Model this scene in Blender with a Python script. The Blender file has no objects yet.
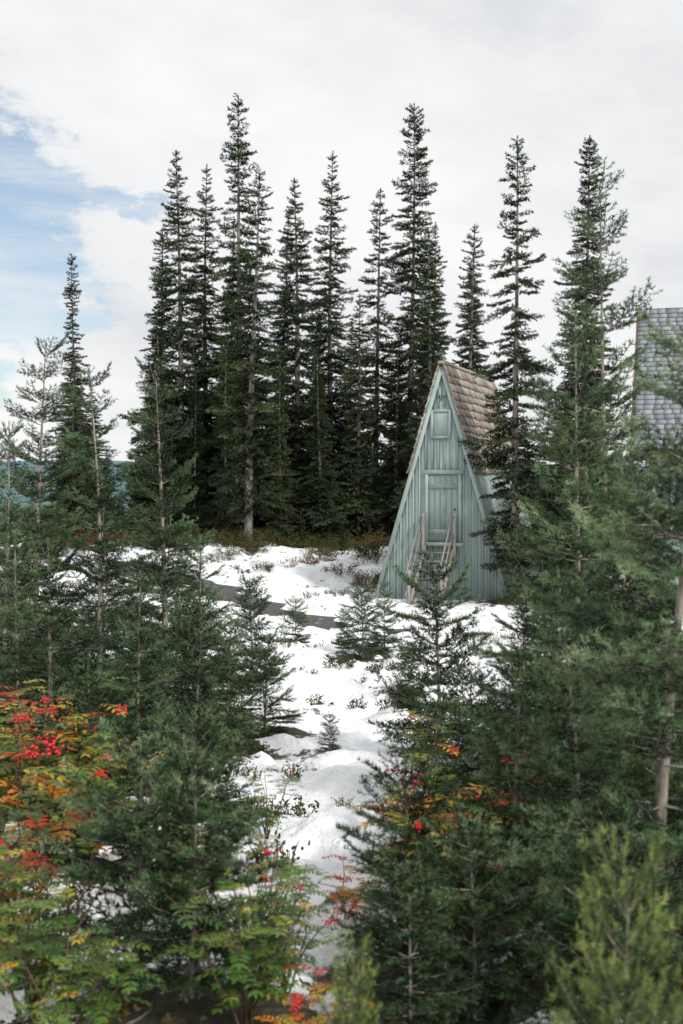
import bpy, math, random
import numpy as np
from mathutils import Vector, Matrix
scene=bpy.context.scene
EYE=1.65

# ------------------------------------------------------------ numpy helpers
def nrm(a): return a/(np.linalg.norm(a,axis=-1,keepdims=True)+1e-9)
_lat=np.random.default_rng(3).random((256,256))
def vnoise(x,y):
    x=np.asarray(x,float);y=np.asarray(y,float)
    xi=np.floor(x).astype(int);yi=np.floor(y).astype(int)
    fx=x-xi;fy=y-yi
    fx=fx*fx*(3-2*fx);fy=fy*fy*(3-2*fy)
    a=_lat[xi%256,yi%256];b=_lat[(xi+1)%256,yi%256];c=_lat[xi%256,(yi+1)%256];d=_lat[(xi+1)%256,(yi+1)%256]
    return (a*(1-fx)+b*fx)*(1-fy)+(c*(1-fx)+d*fx)*fy
def fbm(x,y,o=3):
    s=0;a=.5
    for i in range(o):
        s=s+a*vnoise(x*2**i+17*i,y*2**i+31*i);a*=.5
    return s
class MB:
    def __init__(s): s.V=[];s.F=[];s.A=[];s.M=[];s.n=0
    def add(s,V,F,A,m):
        V=np.asarray(V,float);F=np.asarray(F,int)
        s.V.append(V);s.F.append(F+s.n)
        s.A.append(np.broadcast_to(np.asarray(A,float),(len(V),)).copy())
        s.M.append(np.broadcast_to(np.asarray(m,int),(len(F),)).copy())
        s.n+=len(V)
    def arr(s):
        return np.concatenate(s.V),np.concatenate(s.F),np.concatenate(s.A),np.concatenate(s.M)
def mesh_from(name,arrs,mats,smooth=False):
    V,F,A,M=arrs
    me=bpy.data.meshes.new(name)
    me.vertices.add(len(V));me.vertices.foreach_set('co',V.astype(np.float32).ravel())
    nf=len(F)
    me.loops.add(nf*3);me.loops.foreach_set('vertex_index',F.astype(np.int32).ravel())
    me.polygons.add(nf);me.polygons.foreach_set('loop_start',np.arange(0,nf*3,3,dtype=np.int32))
    try: me.polygons.foreach_set('loop_total',np.full(nf,3,dtype=np.int32))
    except Exception: pass
    for m in mats: me.materials.append(m)
    me.polygons.foreach_set('material_index',M.astype(np.int32))
    at=me.attributes.new('tint','FLOAT','POINT');at.data.foreach_set('value',A.astype(np.float32))
    if smooth: me.polygons.foreach_set('use_smooth',np.ones(nf,dtype=bool))
    me.update(calc_edges=True)
    return me
def link(name,me,loc=(0,0,0),rotz=0,scale=(1,1,1),parent=None,tilt=(0,0)):
    o=bpy.data.objects.new(name,me);scene.collection.objects.link(o)
    o.location=loc;o.rotation_euler=(tilt[0],tilt[1],rotz);o.scale=scale
    if parent: o.parent=parent
    return o
def tube(P,r,sides=5):
    P=np.asarray(P,float);r=np.asarray(r,float);n=len(P)
    d=nrm(np.gradient(P,axis=0))
    ref=np.where(np.abs(d[:,2:3])>.9,np.array([[1.,0,0]]),np.array([[0,0,1.]]))
    u=nrm(np.cross(d,ref));v=np.cross(d,u)
    a=np.arange(sides)/sides*2*np.pi
    V=P[:,None,:]+r[:,None,None]*(u[:,None,:]*np.cos(a)[None,:,None]+v[:,None,:]*np.sin(a)[None,:,None])
    V=V.reshape(-1,3);F=[]
    for i in range(n-1):
        for j in range(sides):
            k=(j+1)%sides;a0=i*sides+j;b0=i*sides+k
            F.append((a0,b0,b0+sides));F.append((a0,b0+sides,a0+sides))
    return V,np.array(F)
def needles(rng,P0,P1,tint,dens,nl,nw,up=.35,fwd=.7):
    L=np.linalg.norm(P1-P0,axis=1)
    n=np.maximum(2,(L*dens).astype(int));idx=np.repeat(np.arange(len(L)),n);N=len(idx)
    t=rng.random(N)[:,None]
    d=nrm(P1-P0)[idx]
    B=P0[idx]+(P1-P0)[idx]*t
    r=rng.normal(size=(N,3));r-=d*(r*d).sum(1,keepdims=True);r=nrm(r);r[:,2]+=up
    D=nrm(d*fwd+r)
    l=nl*(.7+.5*rng.random(N))[:,None]
    S=nrm(np.cross(D,rng.normal(size=(N,3))))*nw/2
    V=np.stack([B-S,B+S,B+D*l],1).reshape(-1,3)
    F=np.arange(3*N).reshape(-1,3)
    tt=tint[idx]+rng.normal(0,.06,N)
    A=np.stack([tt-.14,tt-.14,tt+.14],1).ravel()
    return V,F,A

# branch along +X
def branch(seed,L,dens,nl,nw,spacing,sidef=.45,droop=-.1,curl=.25,sec=False,wood=.006,up=.35):
    rng=np.random.default_rng(seed);mb=MB()
    n=7;t=np.linspace(0,1,n)
    wob=np.cumsum(rng.normal(0,.02,n))*L
    P=np.stack([t*L,wob,(droop*t+curl*t*t)*L],1)
    V,F=tube(P,wood*(1-.8*t)*(.4+L),4);mb.add(V,F,.5,1)
    S0=[];S1=[];T=[]
    for i in range(n-1):
        if t[i+1]>.2 or L<.3: S0.append(P[i]);S1.append(P[i+1]);T.append(.18+.45*t[i+1])  # inner crown shade put into the tint; paler growth toward the tip
    k=max(2,int(L*.9/spacing))
    for j in range(k):
        tt=.12+.86*(j+.5)/k
        base=np.array([np.interp(tt,t,P[:,c]) for c in range(3)])
        for sgn in (-1,1):
            if rng.random()<.12: continue
            l=(sidef*L*(1-tt)**.75*(0.35+.65*min(1,tt/.3))+.05*L+.025)*rng.uniform(.65,1.25)
            an=math.radians(rng.uniform(42,65))
            d=np.array([math.cos(an),sgn*math.sin(an),rng.uniform(-.12,.2)])
            m=base+d*l*.55
            d2=nrm(d+np.array([.35,0,.12]))
            e=m+d2*l*.5
            S0+= [base,m];S1+=[m,e];b=rng.uniform(-.14,.16)+.15*(tt-.5);T+=[.20+b,.58+b]  # twig bases darkened to stand in for crown shade, ends paler
            if sec and l>.15:
                for q in (.4,.75):
                    for s2 in (-1,1):
                        bb=base+(e-base)*q;l2=l*.42*(1.15-q)*rng.uniform(.7,1.2)
                        a2=math.atan2(d[1],d[0])+s2*math.radians(50)
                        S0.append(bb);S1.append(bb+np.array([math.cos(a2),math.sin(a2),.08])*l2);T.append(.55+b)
            if l>.15:
                V,F=tube(np.array([base,m,e]),np.array([.0026,.0018,.001])*(nl/.03)**.5,3);mb.add(V,F,.5,1)
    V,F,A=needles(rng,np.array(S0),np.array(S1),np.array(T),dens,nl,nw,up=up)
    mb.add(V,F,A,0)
    return mb.arr()

def xform(V,az,el,s,org,roll=0.):
    ce,se=math.cos(el),math.sin(el);ca,sa=math.cos(az),math.sin(az);cr,sr=math.cos(roll),math.sin(roll)
    Rr=np.array([[1,0,0],[0,cr,-sr],[0,sr,cr]])
    Re=np.array([[ce,0,-se],[0,1,0],[se,0,ce]]);Ra=np.array([[ca,-sa,0],[sa,ca,0],[0,0,1]])
    return (V*s)@(Ra@Re@Rr).T+org

NEAR=[];
for i,L in enumerate([.14,.22,.32,.44,.58,.75,.95]):
    NEAR.append((L,[branch(100+i*10+k,L,400,.026,.0043,.046 if L<.5 else .056,.5,-.08,.28,sec=True) for k in range(4)]))
FAR=[]
for i,L in enumerate([.25,.5,.8,1.15,1.5]):
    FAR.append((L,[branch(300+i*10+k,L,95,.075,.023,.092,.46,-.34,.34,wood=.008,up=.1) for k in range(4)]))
def pick(lib,L,rng):
    j=min(range(len(lib)),key=lambda q:abs(lib[q][0]-L))
    return lib[j][1][rng.integers(len(lib[j][1]))],L/lib[j][0]

def fir(seed,H,R,whorl=.17,nb=6,crown0=.05,gap=.1,power=.8,lean=.0,inter=2,topopen=0.,trunk=.014,bend=.03,rmin=.16):
    rng=np.random.default_rng(seed);mb=MB()
    n=14;t=np.linspace(0,1,n)
    wx=lean*t*H+bend*H*np.sin(t*3.1+seed)*t;wy=bend*.6*H*np.sin(t*2.3+seed*2)*t
    wx-=wx[0]
    P=np.stack([wx,wy,t*H-.15*(1-t)],1)
    V,F=tube(P,trunk*H*(1-t)**1.15+.003,7);mb.add(V,F,rng.random(len(V))*.5,1)
    def at(z): return np.array([np.interp(z/H,t,P[:,0]),np.interp(z/H,t,P[:,1]),z])
    S0=[];S1=[];zz=np.linspace(H-.35,H*.999,7)
    for q in range(6): S0.append(at(zz[q]));S1.append(at(zz[q+1]))
    V,F,A=needles(rng,np.array(S0),np.array(S1),np.full(6,.6),420,.026,.0045,up=.7);mb.add(V,F,A,0)
    z=H-min(.18,.08*H);sp0=whorl
    while z>H*crown0:
        f=1-z/H
        r=rmin*(1-f)+R*(f**power)*rng.uniform(.85,1.2)
        k=max(4,int(nb*(.8+.5*f)))
        a0=rng.random()*6.28
        for j in range(k):
            if rng.random()<gap: continue
            L=max(.09,r*rng.uniform(.6,1.2));L=min(L,1.2)
            tp,s=pick(NEAR,L,rng)
            el=math.radians(np.interp(f,[0,.12,.45,1],[50,30,14,-8])+rng.normal(0,8))
            V,F,A,M=tp
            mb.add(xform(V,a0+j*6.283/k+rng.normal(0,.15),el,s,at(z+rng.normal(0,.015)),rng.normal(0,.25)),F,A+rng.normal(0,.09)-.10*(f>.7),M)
        if f>.12:
            for j in range(inter):
                L=r*rng.uniform(.3,.6)
                if L>.08:
                    tp,s=pick(NEAR,L,rng);V,F,A,M=tp
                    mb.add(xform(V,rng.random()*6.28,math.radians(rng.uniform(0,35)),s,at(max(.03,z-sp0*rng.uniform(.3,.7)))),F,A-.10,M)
        sp=sp0*(1+topopen*max(0,1-f*3))*rng.uniform(.8,1.15)
        z-=sp
    return mb.arr()

def tallfir(seed,H,R,crown0=.1,gap=.12,power=.7,nb=6,ragged=.25,whorl=.2,bend=.012):
    rng=np.random.default_rng(seed);mb=MB()
    n=18;t=np.linspace(0,1,n)
    wx=bend*H*np.sin(t*3+seed)*t;wy=bend*H*np.sin(t*2.2+seed*3)*t
    P=np.stack([wx,wy,t*H-.3*(1-t)],1)
    V,F=tube(P,.0115*H*(1-t)**1.1+.010,8);mb.add(V,F,rng.random(len(V))*.5,1)
    def at(z): return np.array([np.interp(z/H,t,P[:,0]),np.interp(z/H,t,P[:,1]),z])
    S0=[at(H*.955),at(H*.975)];S1=[at(H*.975),at(H)]
    V,F,A=needles(rng,np.array(S0),np.array(S1),np.full(2,.4),130,.07,.024,up=.5);mb.add(V,F,A,0)
    z=H*.985
    while z>H*crown0:
        f=1-z/H
        prof=f**power
        r=(R*prof+.12)*(1+ragged*(vnoise(z*1.7,seed*3.1)*2-1))
        if f>.8: r*=1-.3*(f-.8)/.2
        k=max(5,int(nb*(.8+.5*f)));a0=rng.random()*6.28
        for j in range(k):
            az=a0+j*6.283/k+rng.normal(0,.2)
            gg=gap+1.1*max(0,vnoise(az*1.2+seed,z*.9)-.66)+(.2 if f>.88 else 0)
            if rng.random()<gg: continue
            L=min(1.9,max(.16,r*rng.uniform(.5,1.25)))
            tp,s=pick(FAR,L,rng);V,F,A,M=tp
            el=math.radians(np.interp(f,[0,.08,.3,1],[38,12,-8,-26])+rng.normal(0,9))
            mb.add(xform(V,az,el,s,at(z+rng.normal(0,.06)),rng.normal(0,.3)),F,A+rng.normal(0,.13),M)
        z-=whorl*rng.uniform(.75,1.25)*(0.85 if f<.15 else 1)
    for j in range(22):
        zz=H*rng.uniform(.03,crown0+.2);L=rng.uniform(.25,.8);az=rng.random()*6.28
        a=at(zz);d=np.array([math.cos(az),math.sin(az),-.25])
        V,F=tube(np.array([a,a+d*L*.6,a+d*L+np.array([0,0,-.08])]),np.array([.014,.009,.004]),3);mb.add(V,F,.3,1)
    return mb.arr()

# ------------------------------------------------------------ materials
def nodemat(name):
    m=bpy.data.materials.new(name);m.use_nodes=True;nt=m.node_tree;nt.nodes.clear()
    out=nt.nodes.new('ShaderNodeOutputMaterial');b=nt.nodes.new('ShaderNodeBsdfPrincipled')
    nt.links.new(b.outputs[0],out.inputs[0]);return m,nt,b,out
def ramp(nt,fac,stops,interp='LINEAR'):
    r=nt.nodes.new('ShaderNodeValToRGB');cr=r.color_ramp;cr.interpolation=interp
    while len(cr.elements)<len(stops): cr.elements.new(.5)
    for e,(p,c) in zip(cr.elements,stops): e.position=p;e.color=(*c,1)
    nt.links.new(fac,r.inputs[0]);return r.outputs[0]
def math_(nt,op,a,b=None,clamp=False):
    n=nt.nodes.new('ShaderNodeMath');n.operation=op;n.use_clamp=clamp
    for i,v in enumerate((a,b)):
        if v is None: continue
        if isinstance(v,(int,float)): n.inputs[i].default_value=v
        else: nt.links.new(v,n.inputs[i])
    return n.outputs[0]
def noise(nt,scale,detail=4,coord='Object',rough=.55,vec=None):
    n=nt.nodes.new('ShaderNodeTexNoise');n.inputs['Scale'].default_value=scale;n.inputs['Detail'].default_value=detail
    n.inputs['Roughness'].default_value=rough
    if vec is None:
        tc=nt.nodes.new('ShaderNodeTexCoord');vec=tc.outputs[coord]
    nt.links.new(vec,n.inputs['Vector']);return n.outputs[0]
def attr(nt,name='tint'):
    a=nt.nodes.new('ShaderNodeAttribute');a.attribute_name=name;return a.outputs['Fac']
def leafmat(name,stops,rough=.5,trans=.25,objvar=.12,spec=.3):
    m,nt,b,out=nodemat(name)
    oi=nt.nodes.new('ShaderNodeObjectInfo')
    v=math_(nt,'ADD',attr(nt),math_(nt,'MULTIPLY',math_(nt,'SUBTRACT',oi.outputs['Random'],.5),objvar))
    c=ramp(nt,v,stops)
    if spec==0:
        nt.nodes.remove(b);b=nt.nodes.new('ShaderNodeBsdfDiffuse');nt.links.new(c,b.inputs[0]);nt.links.new(b.outputs[0],out.inputs[0])
    else:
        nt.links.new(c,b.inputs['Base Color']);b.inputs['Roughness'].default_value=rough
        b.inputs['Specular IOR Level'].default_value=spec
    if trans>0:
        tr=nt.nodes.new('ShaderNodeBsdfTranslucent');nt.links.new(c,tr.inputs[0])
        mx=nt.nodes.new('ShaderNodeMixShader');mx.inputs[0].default_value=trans
        nt.links.new(b.outputs[0],mx.inputs[1]);nt.links.new(tr.outputs[0],mx.inputs[2]);nt.links.new(mx.outputs[0],out.inputs[0])
    return m
M_fir=leafmat('young_fir_needles',[(0,(.006,.013,.004)),(.30,(.018,.038,.015)),(.55,(.066,.120,.054)),(.8,(.19,.275,.135)),(1,(.36,.43,.24))],trans=.1,objvar=.26,spec=.10)  # low stops deepened for the shade painted inside the crown
M_firY=leafmat('fresh_fir_needles',[(0,(.02,.035,.01)),(.35,(.07,.11,.03)),(.62,(.19,.25,.06)),(1,(.42,.46,.13))],trans=.25)
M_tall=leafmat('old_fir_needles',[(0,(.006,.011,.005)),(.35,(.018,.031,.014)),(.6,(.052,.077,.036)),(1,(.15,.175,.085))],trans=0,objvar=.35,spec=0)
M_ash=leafmat('mountain_ash_leaves',[(0,(.03,.065,.02)),(.3,(.07,.16,.03)),(.48,(.16,.24,.04)),(.60,(.52,.40,.04)),(.74,(.70,.22,.03)),(.86,(.55,.04,.02)),(1,(.38,.01,.02))],trans=.35,objvar=0,rough=.4)
M_heath=leafmat('heath_leaves',[(0,(.02,.03,.012)),(.35,(.05,.07,.025)),(.6,(.11,.10,.035)),(.8,(.15,.075,.03)),(1,(.20,.05,.03))],trans=.2,objvar=.2,spec=0)
m,nt,b,out=nodemat('berries');b.inputs['Base Color'].default_value=(.62,.015,.02,1);b.inputs['Roughness'].default_value=.25;M_berry=m
def barkmat(name,c1,c2,sc=14):
    m,nt,b,out=nodemat(name)
    tc=nt.nodes.new('ShaderNodeTexCoord');mp=nt.nodes.new('ShaderNodeMapping');mp.inputs['Scale'].default_value=(1,1,.35)
    nt.links.new(tc.outputs['Object'],mp.inputs[0])
    f=noise(nt,sc,4,vec=mp.outputs[0])
    nt.links.new(ramp(nt,f,[(.32,c1),(.68,c2)]),b.inputs['Base Color']);b.inputs['Roughness'].default_value=.9
    bp=nt.nodes.new('ShaderNodeBump');bp.inputs['Strength'].default_value=.6;bp.inputs['Distance'].default_value=.02
    nt.links.new(f,bp.inputs['Height']);nt.links.new(bp.outputs[0],b.inputs['Normal']);return m
M_barkY=barkmat('young_fir_bark',(.07,.058,.045),(.42,.38,.32),22)
M_barkO=barkmat('old_fir_bark',(.07,.06,.05),(.32,.29,.26),9)
M_stem=barkmat('stem_bark',(.05,.03,.02),(.14,.09,.06),30)

# ------------------------------------------------------------ terrain
PATH=np.array([(-14,38.5),(-9,36),(-6,33.8),(-2.9,30.6),(-.85,27.2),(1.0,24.6),(3,22.8),(5.5,22.2),(9,22.5),(14,24)],float)
def catmull(P,n=24):
    out=[]
    Q=np.vstack([2*P[0]-P[1],P,2*P[-1]-P[-2]])
    for i in range(1,len(Q)-2):
        for t in np.linspace(0,1,n,endpoint=False):
            out.append(.5*((2*Q[i])+(-Q[i-1]+Q[i+1])*t+(2*Q[i-1]-5*Q[i]+4*Q[i+1]-Q[i+2])*t*t+(-Q[i-1]+3*Q[i]-3*Q[i+1]+Q[i+2])*t**3))
    return np.array(out)
PC=catmull(PATH)
def base_h(x,y):
    p=np.interp(y,[-50,0,4.5,7.2,11,15,24,29,32,38,45,60,90,300,3000],[.1,0,-.1,-.35,-.6,-.7,-.78,-.80,-.62,-.05,.1,-.6,-3,-9,-30])
    p=p+.25*np.exp(-((x+6)**2)/18-((y-34)**2)/20)
    p=p+.5*(fbm(x*.12+5,y*.12,2)-.375)*np.clip((y-2)/10,0,1)
    return p
def pathdist(x,y):
    x=np.asarray(x,float);y=np.asarray(y,float)
    d=np.full(x.shape,1e9)
    m=(y>15)&(y<45)&(np.abs(x)<16)
    if m.any():
        xx=x[m];yy=y[m];dd=np.full(xx.shape,1e9)
        for p in PC[::3]: dd=np.minimum(dd,(xx-p[0])**2+(yy-p[1])**2)
        d[m]=np.sqrt(dd)
    return d
CAB=np.array([2.24,29.0])
def height(x,y):
    x=np.asarray(x,float);y=np.asarray(y,float)
    h=base_h(x,y)
    near=np.clip((90-np.hypot(x,y))/60,0,1)
    b=.42*(fbm(x*.8,y*.8,2)-.375)+.28*(fbm(x*2.3+9,y*2.3,2)-.375)+.11*(vnoise(x*6,y*6)-.5)
    d=pathdist(x,y)
    q=np.clip((d-.50+.6*(vnoise(x*1.6,y*1.6)-.5)+.25*(vnoise(x*5,y*5)-.5))/.5,0,1)
    cb=np.clip((np.hypot(x-3,y-31)-2.8)/1.5,0,1)
    h=h*cb+(1-cb)*(-.80)
    return h+b*near*(.05+.95*q)*(.2+.8*cb)-.17*(1-q)
def hz(x,y): return float(height(np.array([x]),np.array([y]))[0])

near_t=[
(-1.77,13,3.55,'C'),(-2.16,11.5,3.42,'B'),(-3.07,13,3.75,'C'),(-2.9,11,2.85,'B'),(-2.0,9,1.9,'D'),(-1.33,12,1.75,'D'),
(-1.5,9.6,1.5,'D'),(-1.1,16,1.3,'E'),(-.72,12.2,.95,'E'),(-2.4,9.8,1.9,'D'),(-4.0,14.5,3.2,'B'),
(-2.0,14.8,2.2,'D'),(-1.2,10.6,1.2,'E'),(-3.6,15.5,2.6,'B'),(-4.6,17,3.0,'B'),(-2.3,12.8,2.3,'B'),(-1.0,11.4,1.1,'E'),
(-.72,4.6,.90,'F'),(-.50,4.3,.80,'F'),(-1.25,6.5,.9,'F'),(-.72,6.3,.75,'F'),(-.95,8.6,.8,'E'),
(.83,11,1.68,'E'),(.30,18,1.0,'E'),(.62,18.6,1.0,'D'),(.75,14.6,.55,'E'),(-.1,10.5,.35,'E'),(.05,19.5,.6,'E'),(-.75,21,.8,'E'),
(1.88,9,4.25,'A'),(1.36,7.6,3.1,'A2'),(1.12,4.6,2.30,'B2'),(1.75,8.2,2.3,'B'),(.76,5.7,1.22,'D'),(.25,5.1,.80,'F'),(.46,4.5,.74,'F'),
(1.0,5.4,1.45,'D'),(1.32,6.4,1.9,'D'),(1.1,7.6,1.5,'D'),(.86,8.4,1.0,'E'),(1.6,5.6,1.7,'D'),(.82,3.9,.8,'F'),(2.5,10.5,2.2,'B'),(1.6,10.3,1.7,'D'),
(2.1,7.4,1.9,'B'),(.60,6.9,.8,'F'),(3.6,15,1.9,'A2'),(.22,4.1,.55,'F'),
]
fresh_t=[(.60,2.7,.92,'F',.5),(.03,3.1,.50,'F',.5)]
tall_t=[
(-12.2,60,13.2,'T1'),(-5.15,42,12.6,'T2'),(-6.0,43,10.3,'T1'),(-4.5,44,12.7,'T3'),(-3.2,42,14.4,'T1'),(-2.72,38,10.9,'T4'),
(-1.44,42,11.8,'T2'),(-.3,43,12.9,'T3'),(1.15,45,12.1,'T4'),(2.3,44.5,14.9,'T5'),(2.7,40,9.7,'T2'),(4.5,47,11.4,'T4'),
(8.35,45,13.7,'T5'),(-2.2,46,11.5,'T3'),(.5,41.5,8.0,'T2'),(-3.9,46,10.8,'T2'),(3.4,47,11.5,'T3'),(5.1,50,10.6,'T5'),
(-6.6,46,7.5,'T2'),(1.7,41,6.5,'T2'),(-.9,47,8.6,'T1'),(-3.6,40.5,6.5,'T2'),(-1.9,40.5,5.5,'T1'),(-.6,40.5,6.0,'T2'),(-5.6,41,7.5,'T1'),(3.4,42,6.5,'T1'),(-4.6,40.5,5.5,'T2'),
(.3,47,8,'T2'),
]
lean_t=[(3.80,28.2,10.1,'T4',.95)]
bases=np.array([(a[0],a[1],.42*a[2]**.5) for a in near_t]+[(a[0],a[1],.9) for a in tall_t+lean_t])

def gridlines(lo,hi,step,far,n,grow):
    c=np.arange(lo,hi+1e-6,step)
    g=step*np.cumsum(grow**np.arange(1,n));g=g[g<far]
    return np.concatenate([(lo-g)[::-1],c,hi+g])
gx=gridlines(-9,9,.07,6000,120,1.12);gy=gridlines(2,44,.085,6000,120,1.12)
X,Y=np.meshgrid(gx,gy);Z=height(X,Y)
V=np.stack([X,Y,Z],-1).reshape(-1,3)
nx,ny=len(gx),len(gy)
I=np.arange(nx*ny).reshape(ny,nx)
a=I[:-1,:-1].ravel();b_=I[:-1,1:].ravel();c=I[1:,1:].ravel();d=I[1:,:-1].ravel()
F=np.concatenate([np.stack([a,b_,c],1),np.stack([a,c,d],1)])
veg=np.zeros(len(V))
msk=(np.abs(V[:,0])<20)&(V[:,1]<70)&(V[:,1]>-5)
vv=V[msk];w=np.zeros(len(vv))
for bx,by,br in bases: w=np.maximum(w,np.clip(1.25-np.hypot(vv[:,0]-bx,vv[:,1]-by)/(br*1.1),0,1))
w=np.maximum(w,np.clip((vv[:,1]-36.8-3*fbm(vv[:,0]*.4,vv[:,1]*.4))/2.5,0,1))
veg[msk]=w;veg[V[:,1]>60]=1
M_ground,nt,b,out=nodemat('snowy_ground')
n1=noise(nt,1.6,5,rough=.6);n2=noise(nt,9,4,rough=.7);n3=noise(nt,45,2)
s=math_(nt,'ADD',math_(nt,'MULTIPLY',n1,.65),math_(nt,'MULTIPLY',n2,.45))
s=math_(nt,'ADD',s,math_(nt,'MULTIPLY',attr(nt),.30))
mask=nt.nodes.new('ShaderNodeMapRange');nt.links.new(s,mask.inputs[0]);mask.inputs[1].default_value=.660;mask.inputs[2].default_value=.705
soil=ramp(nt,n2,[(.3,(.018,.016,.010)),(.5,(.05,.05,.022)),(.7,(.10,.08,.045))])
snow=ramp(nt,n1,[(.3,(.80,.82,.86)),(.6,(.89,.90,.91))])
mx=nt.nodes.new('ShaderNodeMix');mx.data_type='RGBA';nt.links.new(mask.outputs[0],mx.inputs[0]);nt.links.new(snow,mx.inputs[6]);nt.links.new(soil,mx.inputs[7])
nt.links.new(mx.outputs[2],b.inputs['Base Color']);b.inputs['Roughness'].default_value=.75
hh=math_(nt,'SUBTRACT',math_(nt,'ADD',math_(nt,'MULTIPLY',n2,.5),math_(nt,'MULTIPLY',n3,.15)),math_(nt,'MULTIPLY',mask.outputs[0],.6))
bp=nt.nodes.new('ShaderNodeBump');bp.inputs['Strength'].default_value=.9;bp.inputs['Distance'].default_value=.10
nt.links.new(hh,bp.inputs['Height']);nt.links.new(bp.outputs[0],b.inputs['Normal'])
link('ground',mesh_from('ground',(V,F,veg,np.zeros(len(F))),[M_ground],True))

M_path,nt,b,out=nodemat('gravel')
f=noise(nt,14,5);f2=noise(nt,70,2)
nt.links.new(ramp(nt,math_(nt,'ADD',math_(nt,'MULTIPLY',f,.6),math_(nt,'MULTIPLY',f2,.4)),[(.35,(.04,.04,.042)),(.55,(.10,.10,.10)),(.66,(.26,.26,.26))]),b.inputs['Base Color'])
b.inputs['Roughness'].default_value=.7
bp=nt.nodes.new('ShaderNodeBump');bp.inputs['Distance'].default_value=.03;nt.links.new(f2,bp.inputs['Height']);nt.links.new(bp.outputs[0],b.inputs['Normal'])
tg=nrm(np.gradient(PC,axis=0));nn=np.stack([-tg[:,1],tg[:,0]],1);K=9
cols=[]
for k in range(K):
    off=(k/(K-1)-.5)*2.0
    p=PC+nn*off
    z=base_h(PC[:,0],PC[:,1])*.6+base_h(p[:,0],p[:,1])*.4-.135
    cols.append(np.stack([p[:,0],p[:,1],z],1))
V=np.stack(cols,1).reshape(-1,3);I=np.arange(len(V)).reshape(-1,K)
a=I[:-1,:-1].ravel();b_=I[:-1,1:].ravel();c=I[1:,1:].ravel();d=I[1:,:-1].ravel()
F=np.concatenate([np.stack([a,c,b_],1),np.stack([a,d,c],1)])
link('gravel_path',mesh_from('gravel_path',(V,F,np.zeros(len(V)),np.zeros(len(F))),[M_path],True))

import bmesh
def icos(sub):
    bm=bmesh.new();bmesh.ops.create_icosphere(bm,subdivisions=sub,radius=1)
    V=np.array([v.co[:] for v in bm.verts]);F=np.array([[v.index for v in f.verts] for f in bm.faces]);bm.free();return V,F
IV2,IF2=icos(3);IV1,IF1=icos(1)
M_rock=barkmat('rock',(.05,.05,.05),(.22,.21,.20),6)
rng=np.random.default_rng(5);mb=MB()
for i in range(60):
    p=PC[rng.integers(len(PC))];o=rng.choice([-1,1])*rng.uniform(.6,1.0)
    x=p[0]+rng.normal(0,.2);y=p[1]+o
    s=rng.uniform(.04,.10)
    if abs(x)>10: continue
    vv=IV2*(1+.45*(fbm(IV2[:,0]*1.5+i,IV2[:,1]*1.5+IV2[:,2],2)[:,None]-.4))*np.array([s*rng.uniform(.8,1.6),s,s*.7])
    mb.add(vv+np.array([x,y,hz(x,y)+s*.1]),IF2,0,0)
link('path_rocks',mesh_from('path_rocks',mb.arr(),[M_rock],False))

# ------------------------------------------------------------ trees
MESH={}
def reg(k,arr,H,mats): MESH[k]=(mesh_from('fir_'+k,arr,mats),H)
mats=[M_fir,M_barkY]
reg('A',fir(11,4.2,.72,whorl=.23,nb=5,crown0=.06,gap=.08,power=.80,topopen=.4,trunk=.008,bend=.008,rmin=.24),4.2,mats)
reg('A2',fir(12,3.1,.70,whorl=.18,nb=6,crown0=.06,gap=.08,power=.80,topopen=.3,trunk=.010,rmin=.20),3.1,mats)
reg('B',fir(13,3.2,.72,whorl=.18,nb=6,crown0=.06,gap=.10,power=.85,topopen=.25,trunk=.010,rmin=.19),3.2,mats)
reg('B2',fir(14,2.4,.66,whorl=.16,nb=7,crown0=.06,gap=.08,power=.75,trunk=.013,bend=.07),2.4,mats)
reg('C',fir(15,3.6,.74,whorl=.19,nb=6,crown0=.10,gap=.12,power=.82,topopen=.3,trunk=.013,inter=1,rmin=.21),3.6,mats)
reg('D',fir(17,1.9,.60,whorl=.15,nb=6,crown0=.04,gap=.10,power=.75,trunk=.012),1.9,mats)
reg('E',fir(18,1.1,.40,whorl=.12,nb=6,crown0=.04,gap=.08,power=.7,trunk=.012),1.1,mats)
reg('F',fir(19,.95,.42,whorl=.11,nb=6,crown0=.04,gap=.10,power=.65,trunk=.012),.95,mats)
MESH['FY']=(MESH['F'][0].copy(),.95);MESH['FY'][0].materials[0]=M_firY
tm=[M_tall,M_barkO]
reg('T1',tallfir(21,13,1.5,.05,.10,.80,nb=7,ragged=.42,whorl=.20),13,tm)
reg('T2',tallfir(22,12,1.55,.04,.10,.78,nb=7,ragged=.42,whorl=.20),12,tm)
reg('T3',tallfir(23,12.5,1.25,.06,.10,.72,nb=7,ragged=.42,whorl=.20),12.5,tm)
reg('T4',tallfir(24,11.5,1.25,.10,.20,.7,ragged=.5,nb=6,whorl=.20),11.5,tm)
reg('T5',tallfir(25,14.5,1.1,.08,.14,.45,ragged=.5,nb=7,whorl=.19),14.5,tm)
rr=random.Random(4)
for (x,y,H,k) in near_t:
    me,h0=MESH[k];s=H/h0
    link('young_fir_tree',me,(x,y,hz(x,y)-.02),rr.random()*6.28,(s*rr.uniform(.9,1.08),)*2+(s,),tilt=(rr.gauss(0,.02),rr.gauss(0,.02)))
for (x,y,H,k,wd) in fresh_t:
    me,h0=MESH['FY'];s=H/h0
    link('young_fir_tree',me,(x,y,hz(x,y)-.02),rr.random()*6.28,(s*wd,s*wd,s))
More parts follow.
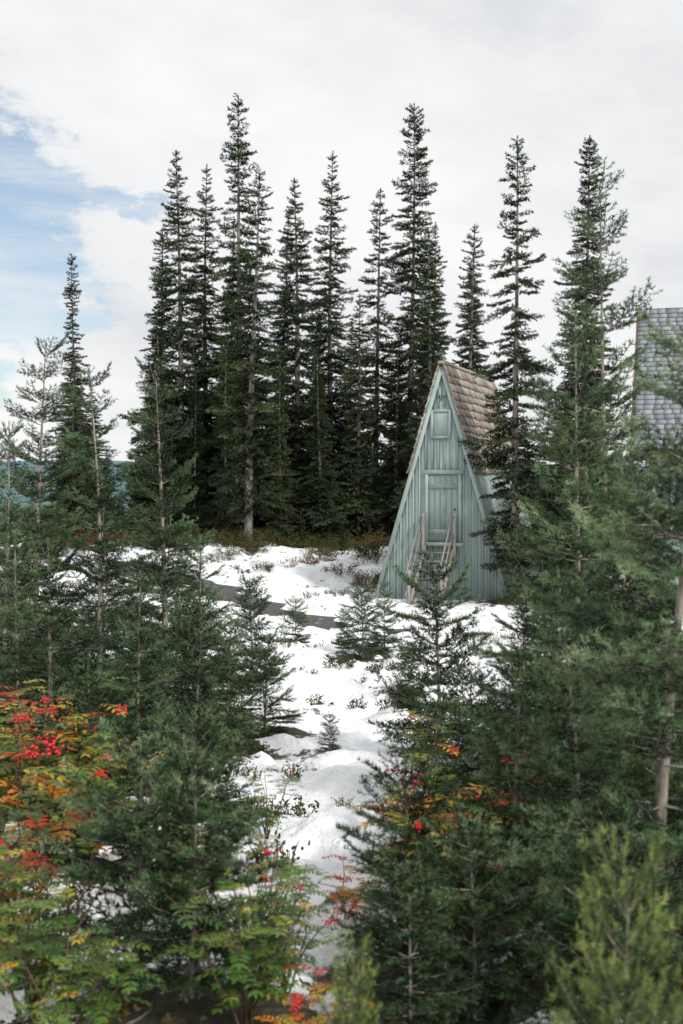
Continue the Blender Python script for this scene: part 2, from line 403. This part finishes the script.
for (x,y,H,k) in tall_t:
    me,h0=MESH[k];s=H/h0;wv=rr.uniform(.82,1.05)
    link('tall_fir_tree',me,(x,y,hz(x,y)-.05),rr.random()*6.28,(s*wv,s*wv,s),tilt=(rr.gauss(0,.010),rr.gauss(0,.012)))
for (x,y,H,k,wd) in lean_t:
    me,h0=MESH[k];s=H/h0
    link('tall_fir_tree',me,(x,y,hz(x,y)-.05),1.0,(s*wd,s*wd,s),tilt=(0,-.035))
for i in range(60):
    x=rr.uniform(-9.5,9.5);y=rr.uniform(37.6,46)
    me,h0=MESH['T2'];s=rr.uniform(.06,.14) if y<39 else rr.uniform(.10,.26)
    link('fir_sapling',me,(x,y,hz(x,y)-.05),rr.random()*6.28,(s*1.6,s*1.6,s))
for (x,y,s) in [(4.7,33.4,.35),(4.9,30.3,.22),(5.8,34,.4),(6.4,36,.45),(7.5,38,.5),(-7.6,40,.4),(-8.6,42,.5)]:
    link('fir_sapling',MESH['T2'][0],(x,y,hz(x,y)-.05),rr.random()*6.28,(s*1.5,s*1.5,s))

lib=[tallfir(31+i,11,1.6,.02,.1,.7,nb=4,whorl=.8) for i in range(2)]
mb=MB();rng=np.random.default_rng(9)
for i in range(150):
    y=rng.uniform(75,170);x=rng.uniform(-.45,.45)*y
    Vv,Ff,Aa,Mm=lib[i%2];s=rng.uniform(.35,.72)
    zb=float(base_h(np.array([x]),np.array([y]))[0])
    mb.add(xform(Vv,rng.random()*6.28,0,s,np.array([x,y,zb-.5])),Ff,Aa,Mm)
M_dist=leafmat('distant_needles',[(0,(.02,.045,.045)),(.5,(.045,.085,.08)),(1,(.09,.13,.11))],trans=0,objvar=0,spec=0)
link('distant_forest',mesh_from('distant_forest',mb.arr(),[M_dist,M_barkO]))

M_hill,nt,b,out=nodemat('hill_forest')
f=noise(nt,.03,6,rough=.7)
nt.links.new(ramp(nt,f,[(.35,(.06,.12,.14)),(.6,(.10,.18,.20)),(.75,(.30,.36,.40))]),b.inputs['Base Color']);b.inputs['Roughness'].default_value=1
xs=np.linspace(-2200,2200,300);ys=np.linspace(500,1500,60)
X,Y=np.meshgrid(xs,ys);prof=np.sin((Y-500)/1000*np.pi)**1.0
Z=-20+prof*(44*fbm(X*.004,Y*.003,4)+13+.005*np.abs(X))+3*vnoise(X*.06,Y*.06)
V=np.stack([X,Y,Z],-1).reshape(-1,3);I=np.arange(len(V)).reshape(X.shape)
a=I[:-1,:-1].ravel();b_=I[:-1,1:].ravel();c=I[1:,1:].ravel();d=I[1:,:-1].ravel()
F=np.concatenate([np.stack([a,b_,c],1),np.stack([a,c,d],1)])
link('hills',mesh_from('hills',(V,F,np.zeros(len(V)),np.zeros(len(F))),[M_hill],True))

# ------------------------------------------------------------ shrubs
def leaf(P,D,N,l,w):
    S=nrm(np.cross(D,N));n=len(P)
    a=P;b1=P+D*l*.3+S*w*.48;b2=P+D*l*.3-S*w*.48;c1=P+D*l*.7+S*w*.36-N*l*.03;c2=P+D*l*.7-S*w*.36-N*l*.03;e=P+D*l-N*l*.12
    m1=P+D*l*.5-N*w*.12
    V=np.stack([a,b1,c1,e,c2,b2,m1],1).reshape(-1,3)
    o=(np.arange(n)*7)[:,None]
    F=np.concatenate([o+np.array(t) for t in ((0,6,1),(1,6,2),(2,6,3),(3,6,4),(4,6,5),(5,6,0))])
    return V,F
def heath(seed,R,H,nst,nleaf,ll,tint):
    rng=np.random.default_rng(seed);mb=MB()
    for i in range(nst):
        a=rng.random()*6.28;r=R*math.sqrt(rng.random());b0=np.array([math.cos(a)*r*.6,math.sin(a)*r*.6,0])
        top=np.array([math.cos(a)*r,math.sin(a)*r,H*rng.uniform(.5,1)*(1-.4*(r/R)**2)])
        V,F=tube(np.array([b0,(b0+top)/2+rng.normal(0,.03,3)*R,top]),np.array([.006,.004,.002]),3);mb.add(V,F,.5,1)
        t=rng.random(nleaf)**.6
        P=b0+(top-b0)*t[:,None]+rng.normal(0,.10*H,(nleaf,3))
        P[:,2]=np.maximum(P[:,2],.01)
        D=nrm(rng.normal(size=(nleaf,3))+np.array([0,0,.6]));N=nrm(rng.normal(size=(nleaf,3))+np.array([0,0,1.]))
        V,F=leaf(P,D,N,ll*(.7+.6*rng.random(nleaf))[:,None],ll*.5)
        tt=np.repeat(tint+rng.normal(0,.09)+rng.normal(0,.07,nleaf),7);mb.add(V,F,tt,0)
    return mb.arr()
HM=[mesh_from('heath_shrub',heath(50+i,.5,.45,26,40,.035,t),[M_heath,M_stem]) for i,t in enumerate([.3,.5,.75])]
for i in range(80):
    x=rr.uniform(-9,8);y=rr.uniform(35.6,40)
    if x>1.2 and y<36.8: continue
    s=rr.uniform(.5,1.6);link('heath_shrub',HM[rr.choice([0,0,0,1,1,2])],(x,y,hz(x,y)-.05),rr.random()*6,(s*1.3,s*1.3,s))
for (x,y,k,s) in [(.9,32.2,1,1.2),(.5,33,2,1.2),(1.2,33.5,1,1.3),(0,33.5,1,1.0),(.95,31.2,2,1.0),(4.3,28.2,1,1.0),(3.5,27.2,1,.6),(4.9,28.8,2,.9),(5.5,27.6,0,.9),(-1,35,2,.9),(-.6,35.8,1,1.2),
                (.2,19.2,0,.8),(1.1,18.8,0,.7),(2.2,21,0,.8),(3,20.5,0,.9),(3.8,24.2,1,.7),(.6,16.4,0,.6),(3.9,27.6,1,.8),(4.5,27.4,2,.6),(-2,33,1,.7),(-3.2,34.5,0,.8),(1.7,27.6,1,.5),(.4,29.5,1,.5),(-.2,30.4,0,.5)]:
    link('heath_shrub',HM[k],(x,y,hz(x,y)-.05),rr.random()*6,(s,s,s*.9))
rng=np.random.default_rng(77);mb=MB();tmpl=[heath(60+i,.16,.15,8,12,.03,t) for i,t in enumerate([.2,.35,.5,.7])]
for i in range(1700):
    y=rng.uniform(3.2,36);x=rng.uniform(-.30,.32)*y
    if fbm(np.array([x*.9]),np.array([y*.9]),2)[0]<.42 and rng.random()<.92: continue
    if pathdist(np.array([x]),np.array([y]))[0]<.7: continue
    Vv,Ff,Aa,Mm=tmpl[rng.integers(4)];s=rng.uniform(.3,1.3)
    mb.add(xform(Vv,rng.random()*6,0,s,np.array([x,y,hz(x,y)-.01])),Ff,Aa,Mm)
link('ground_vegetation',mesh_from('ground_vegetation',mb.arr(),[M_heath,M_stem]))

def ash(seed,H,R,nst,tint,spread=.15,nb=3):
    rng=np.random.default_rng(seed);mb=MB();LP=[];LD=[];LN=[];LT=[];LL=[]
    for i in range(nst):
        a=rng.random()*6.28;r=R*rng.uniform(.3,1);h=H*rng.uniform(.6,1)
        t=np.linspace(0,1,8)
        P=np.stack([np.cos(a)*r*t**1.3,np.sin(a)*r*t**1.3,h*t**.85],1)+np.cumsum(rng.normal(0,.012,(8,3)),0)
        V,F=tube(P,.007*(1-.75*t),5);mb.add(V,F,.4,1)
        nl=int(6+h*7)
        base=tint+rng.normal(0,spread)
        for j in range(nl):
            tt=rng.uniform(.3,1)
            p=np.array([np.interp(tt,t,P[:,c]) for c in range(3)])
            az=rng.random()*6.28;d=nrm(np.array([math.cos(az),math.sin(az),rng.uniform(.1,.8)]))
            RL=rng.uniform(.10,.17);lt=base+rng.normal(0,.10)
            K=5;side=nrm(np.cross(d,[0,0,1]));pts=[]
            for k in range(K+1):
                q=k/K;pts.append(p+d*RL*q+np.array([0,0,-.35*RL*q*q]))
            V,F=tube(np.array(pts),np.full(K+1,.0012),3);mb.add(V,F,.4,1)
            for k in range(1,K+1):
                dd=nrm(pts[k]-pts[k-1]);up=nrm(np.cross(side,dd))
                if up[2]<0: up=-up
                for sg in (-1,1):
                    LP.append(pts[k]);LD.append(nrm(side*sg*.85+dd*.5+rng.normal(0,.08,3)));LN.append(up);LT.append(lt+rng.normal(0,.03));LL.append(.042*(1.15-.35*abs(k/K-.5)))
            LP.append(pts[-1]);LD.append(nrm(pts[-1]-pts[-2]));LN.append(up);LT.append(lt);LL.append(.04)
    LP,LD,LN,LL=map(np.array,(LP,LD,LN,LL))
    V,F=leaf(LP,LD,LN,LL[:,None],.0155);mb.add(V,F,np.repeat(np.minimum(LT,.9),7),0)
    for i in range(nb):
        a=rng.random()*6.28;r=R*rng.uniform(.3,.9);c=np.array([math.cos(a)*r,math.sin(a)*r,H*rng.uniform(.65,1.0)])
        for k in range(22):
            o=rng.normal(0,.014,3)*np.array([1.3,1.3,.8]);mb.add(IV1*.0058+c+o,IF1,.5,2)
    return mb.arr()
AM=[mesh_from('mountain_ash_shrub',ash(80,.75,.45,11,.30,.09,1),[M_ash,M_stem,M_berry]),
    mesh_from('mountain_ash_shrub',ash(81,.80,.42,10,.47,.11,3),[M_ash,M_stem,M_berry]),
    mesh_from('mountain_ash_shrub',ash(82,.50,.25,5,.70,.1,2),[M_ash,M_stem,M_berry])]
for (x,y,k,s) in [(-1.65,7.0,1,1.2),(-1.75,6.4,0,1.1),(-1.95,7.4,1,1.25),(-1.45,5.6,0,1.1),(-1.25,5.0,1,.9),(-1.05,4.4,0,1.0),(-.85,3.9,0,.7),(-.3,4.1,0,.8),
                  (-.2,4.6,1,.65),(-.12,3.9,2,.6),(-.9,6.0,0,.9),(-.35,5.2,0,.7),(.50,6.2,2,1.55),(.42,6.6,1,.95),(-1.38,6.1,2,1.7),(-1.25,6.3,1,1.1),
                  (-1.4,7.2,2,1.8),(-1.8,8.0,2,1.9),(-1.1,6.9,0,.9),(-.45,7.8,0,.6),(.6,9.2,1,.8),(-.62,5.2,0,.8),(.02,5.6,2,.6),(.35,5.0,1,.8),(-1.5,5.2,2,1.3)]:
    link('mountain_ash_shrub',AM[k],(x,y,hz(x,y)-.03),rr.random()*6.28,(s,s,s))

# ------------------------------------------------------------ cabin
def paint(name,c,var=.12):
    m,nt,b,out=nodemat(name)
    tc=nt.nodes.new('ShaderNodeTexCoord');mp=nt.nodes.new('ShaderNodeMapping');mp.inputs['Scale'].default_value=(6,6,.8)
    nt.links.new(tc.outputs['Object'],mp.inputs[0])
    f=noise(nt,2.2,6,vec=mp.outputs[0],rough=.65);g=noise(nt,1.1,3)
    f=math_(nt,'ADD',math_(nt,'MULTIPLY',f,.7),math_(nt,'MULTIPLY',g,.3))
    f=math_(nt,'ADD',f,math_(nt,'MULTIPLY',attr(nt),.10))
    c1=tuple(v*(1-var*1.8) for v in c);c2=tuple(min(1,v*(1+var)) for v in c)
    nt.links.new(ramp(nt,f,[(.3,c1),(.5,c),(.72,c2)]),b.inputs['Base Color']);b.inputs['Roughness'].default_value=.7
    bp=nt.nodes.new('ShaderNodeBump');bp.inputs['Strength'].default_value=.3;bp.inputs['Distance'].default_value=.01;nt.links.new(f,bp.inputs['Height']);nt.links.new(bp.outputs[0],b.inputs['Normal'])
    return m
M_blue=paint('blue_green_paint',(.295,.375,.355),.12)
M_blue2=paint('blue_green_trim_paint',(.32,.40,.38),.10)
M_door=paint('door_paint',(.26,.335,.32),.12)
M_wood=paint('weathered_wood',(.27,.25,.23),.25)
M_dark=paint('dark_opening',(.03,.035,.035),.1)
M_frame=paint('window_frame_brown',(.16,.09,.05),.2)
m,nt,b,out=nodemat('window_glass');b.inputs['Base Color'].default_value=(.05,.07,.08,1);b.inputs['Roughness'].default_value=.06;M_glass=m
def shakemat(name,stops):
    m,nt,b,out=nodemat(name)
    tc=nt.nodes.new('ShaderNodeTexCoord');mp=nt.nodes.new('ShaderNodeMapping');mp.inputs['Scale'].default_value=(25,8,3)
    nt.links.new(tc.outputs['Object'],mp.inputs[0]);f=noise(nt,1.5,5,vec=mp.outputs[0])
    v=math_(nt,'ADD',math_(nt,'MULTIPLY',attr(nt),.65),math_(nt,'MULTIPLY',f,.35))
    nt.links.new(ramp(nt,v,stops),b.inputs['Base Color']);b.inputs['Roughness'].default_value=.85;return m
M_shake=shakemat('cedar_shakes',[(.1,(.15,.12,.10)),(.5,(.34,.29,.25)),(.9,(.54,.48,.42))])
M_shingle=shakemat('grey_shingles',[(.1,(.13,.145,.16)),(.5,(.24,.26,.285)),(.9,(.36,.385,.41))])
BF=np.array([(0,2,1),(0,3,2),(4,5,6),(4,6,7),(0,1,5),(0,5,4),(1,2,6),(1,6,5),(2,3,7),(2,7,6),(3,0,4),(3,4,7)])
def hexa(bot,top): return np.array(list(bot)+list(top),float)
def box(mb,x0,x1,y0,y1,z0,z1,A=0,m=0):
    mb.add(hexa([(x0,y0,z0),(x1,y0,z0),(x1,y1,z0),(x0,y1,z0)],[(x0,y0,z1),(x1,y0,z1),(x1,y1,z1),(x0,y1,z1)]),BF,A,m)
def child(name,mb,mat,par,loc=(0,0,0),rot=(0,0,0)):
    o=bpy.data.objects.new(name,mesh_from(name,mb.arr(),mat if isinstance(mat,list) else [mat]));scene.collection.objects.link(o)
    o.parent=par;o.location=loc;o.rotation_euler=rot;return o
cab=bpy.data.objects.new('a_frame_cabin',None);scene.collection.objects.link(cab)
TH=math.radians(19)
cab.location=(CAB[0],CAB[1],-.82);cab.rotation_euler=(0,0,-TH)
HW,HH,LEN=1.53,5.22,5.0
rng=np.random.default_rng(1)
def zs_at(x): return HH*(1-abs(x)/HW)
mb=MB();bw=.145;x=-HW
while x<HW-1e-6:
    x1=min(HW,x+bw)
    A=rng.uniform(-1,1);yo=rng.uniform(0,.004)
    segs=[(x,x1)] if not (x<0<x1) else [(x,0),(0,x1)]
    for (p,q) in segs:
        g=.004
        mb.add(hexa([(p+g,-yo,-.2),(q-g,-yo,-.2),(q-g,.05,-.2),(p+g,.05,-.2)],[(p+g,-yo,zs_at(p)),(q-g,-yo,zs_at(q)),(q-g,.05,zs_at(q)),(p+g,.05,zs_at(p))]),BF,A,0)
    x=x1
child('front_wall',mb,M_blue,cab)
mb=MB();x=-HW+bw
def cut(spans,a,b):
    r=[]
    for (p,q) in spans:
        if q<=a or p>=b: r.append((p,q));continue
        if p<a: r.append((p,a))
        if q>b: r.append((b,q))
    return r
while x<HW-.05:
    ztop=max(.05,zs_at(abs(x)+.02)-.02)
    if ztop>.3:
        spans=[(-.2,ztop)]
        if -.42<x<.50: spans=cut(spans,1.22,2.92)
        if -.32<x<.32: spans=cut(spans,3.6,4.32)
        for (p,q) in spans: box(mb,x-.016,x+.016,-.024,.0,p,q,rng.uniform(-1,1))
    x+=bw
child('wall_battens',mb,M_blue,cab)
mb=MB()
mb.add(np.array([(-HW,LEN,-.2),(HW,LEN,-.2),(0,LEN,HH),(-HW,LEN-.05,-.2),(HW,LEN-.05,-.2),(0,LEN-.05,HH)],float),np.array([(0,1,2),(3,5,4),(0,3,4),(0,4,1),(1,4,5),(1,5,2),(2,5,3),(2,3,0)]),0,0)
child('back_wall',mb,M_blue,cab)
ang=math.atan2(HW,HH);SL=math.hypot(HW,HH)
cs,sn=math.cos(ang),math.sin(ang)
def slope_pt(sg,s,y,out):
    return (sg*(s*sn+out*cs),y,HH-s*cs+out*sn)
def slab(mb,sg,s0,s1,y0,y1,o0a,o0b,o1a,o1b,A,m=0):
    b=[slope_pt(sg,s0,y0,o0a),slope_pt(sg,s1,y0,o1a),slope_pt(sg,s1,y1,o1a),slope_pt(sg,s0,y1,o0a)]
    t=[slope_pt(sg,s0,y0,o0b),slope_pt(sg,s1,y0,o1b),slope_pt(sg,s1,y1,o1b),slope_pt(sg,s0,y1,o0b)]
    mb.add(np.array(b+t,float),BF,A,m)
mb=MB()
for sg in (-1,1):
    y=-.03
    while y<LEN:
        slab(mb,sg,.02,SL+.15,y+.003,min(LEN+.02,y+.18),.004,.04,.004,.04,rng.uniform(-1,1));y+=.18
child('side_siding',mb,M_blue,cab)
mb=MB();EAVE=2.4
for sg in (-1,1):
    s=.0
    while s<EAVE:
        y=-.10+rng.uniform(-.08,0)
        while y<LEN+.1:
            w=rng.uniform(.09,.2);e=rng.uniform(-.02,.03)
            slab(mb,sg,s-.05,s+.21+e,max(y,-.10)+.003,y+w-.003,.05,.062,.075,.108,np.clip(.5+rng.normal(0,.28),0,1));y+=w
        s+=.19
child('shake_roof',mb,M_shake,cab)
mb=MB()
box(mb,-.07,.07,-.11,LEN+.1,HH+.05,HH+.12,.4)
child('ridge_cap',mb,M_shake,cab)
mb=MB()
for sg in (-1,1):
    slab(mb,sg,.0,SL+.1,-.065,-.035,-.05,.046,-.05,.046,0)
child('barge_boards',mb,M_blue2,cab)
mb=MB()
for i in range(5): box(mb,-.30+i*.136,-.30+i*.136+.132,-.032,-.004,1.34,2.80,rng.uniform(-1,1))
box(mb,-.29,.37,-.048,-.033,1.48,1.60);box(mb,-.29,.37,-.048,-.033,2.5,2.62);box(mb,-.02,.06,-.0475,-.0325,1.61,2.49)
child('door',mb,M_door,cab)
mb=MB()
box(mb,-.38,-.305,-.055,-.002,1.3,2.82);box(mb,.385,.46,-.055,-.002,1.3,2.82);box(mb,-.42,.5,-.06,-.002,2.823,2.92);box(mb,-.42,.5,-.12,-.002,1.22,1.30)
child('door_frame',mb,M_blue2,cab)
mb=MB();box(mb,.29,.33,-.085,-.05,2.02,2.06);child('door_knob',mb,M_dark,cab)
mb=MB();box(mb,-.19,.15,-.035,-.003,3.68,4.20);box(mb,-.25,-.193,-.05,-.003,3.62,4.26);box(mb,.153,.21,-.05,-.003,3.62,4.26);box(mb,-.19,.15,-.05,-.003,3.62,3.677);box(mb,-.19,.15,-.05,-.003,4.203,4.26)
child('hatch_panel',mb,M_blue2,cab)
mb=MB();box(mb,-.09,-.01,-.034,-.003,4.50,4.75);box(mb,.02,.10,-.034,-.003,4.50,4.75);child('gable_vent',mb,M_door,cab)
mb=MB();box(mb,-.07,-.03,-.036,-.0345,4.52,4.58);box(mb,.04,.08,-.036,-.0345,4.52,4.58);child('vent_openings',mb,M_dark,cab)
mb=MB();n=7;rise=1.28/n;run=.17;x0,x1=-.36,.30
for sx in (x0,x1):
    L=[(sx,-.07,1.28),(sx,-.07,1.02),(sx,-.12-n*run,-.12),(sx,-.12-n*run,.12)]
    A0=[(p[0]-.025,p[1],p[2]) for p in L];A1=[(p[0]+.025,p[1],p[2]) for p in L]
    mb.add(np.array(A0+A1,float),BF,.4,0)
for i in range(n-1):
    z=1.28-(i+1)*rise;y=-.12-(i)*run
    box(mb,x0+.028,x1-.028,y-.2,y,z-.035,z,rng.uniform(-1,1))
for sx in (x0-.03,x1+.03):
    for (yy,zz) in ((-.16,1.2),(-.12-n*run,.0)):
        box(mb,sx-.03,sx+.03,yy-.03,yy+.03,zz-.5,zz+.75,rng.uniform(-1,1))
    a=(sx,-.16,1.97);b2=(sx,-.12-n*run-.1,.65)
    for dz in (0,-.42):
        L=[(sx,a[1],a[2]+dz),(sx,a[1],a[2]-.08+dz),(sx,b2[1],b2[2]-.08+dz),(sx,b2[1],b2[2]+dz)]
        mb.add(np.array([(p[0]-.055,p[1],p[2]) for p in L]+[(p[0]-.032,p[1],p[2]) for p in L],float),BF,.6,0)
child('stairs',mb,M_wood,cab)

# second house at right edge
hs=bpy.data.objects.new('shingled_house',None);scene.collection.objects.link(hs)
hs.location=(5.9,25.0,-.85);hs.rotation_euler=(0,0,math.radians(-15))
W,D=8.0,6.0;WH=3.45;RH=2.85
mb=MB();x=0
while x<W:
    box(mb,x+.004,min(W,x+.2)-.004,0,.06,-.3,WH,rng.uniform(-1,1));x+=.2
y=.062
while y<D:
    box(mb,.0,.06,y+.004,min(D,y+.2)-.004,-.3,WH+RH*(1-abs(y+.1-D/2)/(D/2)),rng.uniform(-1,1));y+=.2
box(mb,.1,W,D-.06,D-.001,-.3,WH);box(mb,W-.06,W-.001,.07,D-.07,-.3,WH)
child('walls',mb,M_blue,hs)
mb=MB();sa=math.atan2(RH,D/2);sl=math.hypot(RH,D/2)+.35
def rp(sg,s,x,o):
    yy=D/2-sg*(s*math.cos(sa))-sg*o*math.sin(sa);return (x,yy,WH+RH+.05-s*math.sin(sa)+o*math.cos(sa))
for sg in (1,-1):
    s=0
    while s<sl:
        x=-.3
        while x<W+.3:
            w=rng.uniform(.14,.24);x2=x+w
            b=[rp(sg,s-.04,x+.003,0),rp(sg,s+.17,x+.003,.02),rp(sg,s+.17,x2-.003,.02),rp(sg,s-.04,x2-.003,0)]
            t=[rp(sg,s-.04,x+.003,.012),rp(sg,s+.17,x+.003,.045),rp(sg,s+.17,x2-.003,.045),rp(sg,s-.04,x2-.003,.012)]
            mb.add(np.array(b+t,float),BF,np.clip(.5+rng.normal(0,.2),0,1),0);x=x2
        s+=.15
child('roof',mb,M_shingle,hs)
mb=MB()
e=rp(1,sl,0,0);box(mb,-.32,W+.3,e[1]-.06,e[1]-.02,e[2]-.2,e[2]-.01)
b=[rp(1,0,-.34,-.16),rp(1,sl,-.34,-.16),rp(1,sl,-.305,-.16),rp(1,0,-.305,-.16)];t=[rp(1,0,-.34,.03),rp(1,sl,-.34,.03),rp(1,sl,-.305,.03),rp(1,0,-.305,.03)]
mb.add(np.array(b+t,float),BF,0,0)
child('fascia',mb,M_frame,hs)
for wx in (.5,2.2,4.2):
    mb=MB();box(mb,wx,wx+.9,-.03,-.004,1.7,2.9);child('window_glass',mb,M_glass,hs)
    mb=MB();box(mb,wx-.09,wx-.001,-.05,-.003,1.61,2.99);box(mb,wx+.901,wx+.99,-.05,-.003,1.61,2.99);box(mb,wx,wx+.9,-.05,-.003,2.901,2.99);box(mb,wx,wx+.9,-.05,-.003,1.61,1.699);box(mb,wx+.43,wx+.47,-.045,-.031,1.7,2.9)
    child('window_frame',mb,M_blue2,hs)

# ------------------------------------------------------------ world
SUN_EL,SUN_AZ=math.radians(42),math.radians(40)
sd=Vector((math.sin(SUN_AZ)*math.cos(SUN_EL),-math.cos(SUN_AZ)*math.cos(SUN_EL),math.sin(SUN_EL)))
w=bpy.data.worlds.new('World');scene.world=w;w.use_nodes=True;nt=w.node_tree;nt.nodes.clear()
out=nt.nodes.new('ShaderNodeOutputWorld')
sky=nt.nodes.new('ShaderNodeTexSky');sky.sky_type='NISHITA';sky.sun_disc=False;sky.sun_elevation=SUN_EL;sky.sun_rotation=math.atan2(sd.x,sd.y)
bg=nt.nodes.new('ShaderNodeBackground');bg.inputs[1].default_value=.13;nt.links.new(sky.outputs[0],bg.inputs[0])
tc=nt.nodes.new('ShaderNodeTexCoord');gen=tc.outputs['Generated']
mp=nt.nodes.new('ShaderNodeMapping');mp.inputs['Scale'].default_value=(1,1,2.2);nt.links.new(gen,mp.inputs[0])
cn=noise(nt,3.2,5,vec=mp.outputs[0],rough=.6);cn2=noise(nt,8,6,vec=mp.outputs[0],rough=.62)
mp2=nt.nodes.new('ShaderNodeMapping');mp2.inputs['Scale'].default_value=(1,1,6);nt.links.new(gen,mp2.inputs[0])
wisp=noise(nt,5,6,vec=mp2.outputs[0],rough=.6)
vm=nt.nodes.new('ShaderNodeVectorMath');vm.operation='SUBTRACT';nt.links.new(gen,vm.inputs[0]);vm.inputs[1].default_value=(-.34,.92,.175)
vs=nt.nodes.new('ShaderNodeVectorMath');vs.operation='MULTIPLY';nt.links.new(vm.outputs[0],vs.inputs[0]);vs.inputs[1].default_value=(1/.17,1/.6,1/.115)
vl=nt.nodes.new('ShaderNodeVectorMath');vl.operation='LENGTH';nt.links.new(vs.outputs[0],vl.inputs[0])
dd=math_(nt,'ADD',vl.outputs['Value'],math_(nt,'MULTIPLY',math_(nt,'SUBTRACT',cn2,.5),1.9))
m1=nt.nodes.new('ShaderNodeMapRange');m1.interpolation_type='SMOOTHSTEP';nt.links.new(dd,m1.inputs[0]);m1.inputs[1].default_value=.84;m1.inputs[2].default_value=1.10
m2=nt.nodes.new('ShaderNodeMapRange');nt.links.new(wisp,m2.inputs[0]);m2.inputs[1].default_value=.42;m2.inputs[2].default_value=.72;m2.inputs[3].default_value=.15;m2.inputs[4].default_value=.95
cov=math_(nt,'MAXIMUM',m1.outputs[0],m2.outputs[0])
cc=ramp(nt,cn,[(.30,(.72,.74,.77)),(.45,(.86,.87,.885)),(.6,(.96,.96,.965))])
bg2=nt.nodes.new('ShaderNodeBackground');nt.links.new(cc,bg2.inputs[0]);bg2.inputs[1].default_value=1.0
ms=nt.nodes.new('ShaderNodeMixShader');nt.links.new(cov,ms.inputs[0]);nt.links.new(bg.outputs[0],ms.inputs[1]);nt.links.new(bg2.outputs[0],ms.inputs[2]);nt.links.new(ms.outputs[0],out.inputs[0])
sl_=bpy.data.lights.new('sun','SUN');sl_.energy=3.0;sl_.angle=math.radians(6);sl_.color=(1,.96,.9)
so=bpy.data.objects.new('sun',sl_);scene.collection.objects.link(so);so.rotation_euler=sd.to_track_quat('Z','Y').to_euler();so.location=(0,0,30)

# ------------------------------------------------------------ camera
cd=bpy.data.cameras.new('camera');cam=bpy.data.objects.new('camera',cd);scene.collection.objects.link(cam)
cam.location=(0,0,EYE);cam.rotation_euler=(math.radians(90-.97),0,0)
cd.sensor_fit='VERTICAL';cd.sensor_height=36;cd.sensor_width=24;cd.lens=45.7;cd.clip_end=12000;cd.clip_start=.05
cd.dof.use_dof=True;cd.dof.focus_distance=18;cd.dof.aperture_fstop=4.5
scene.camera=cam
scene.view_settings.view_transform='Standard';scene.view_settings.look='None';scene.view_settings.exposure=0
print('tris',sum(len(m.polygons) for m in bpy.data.meshes))
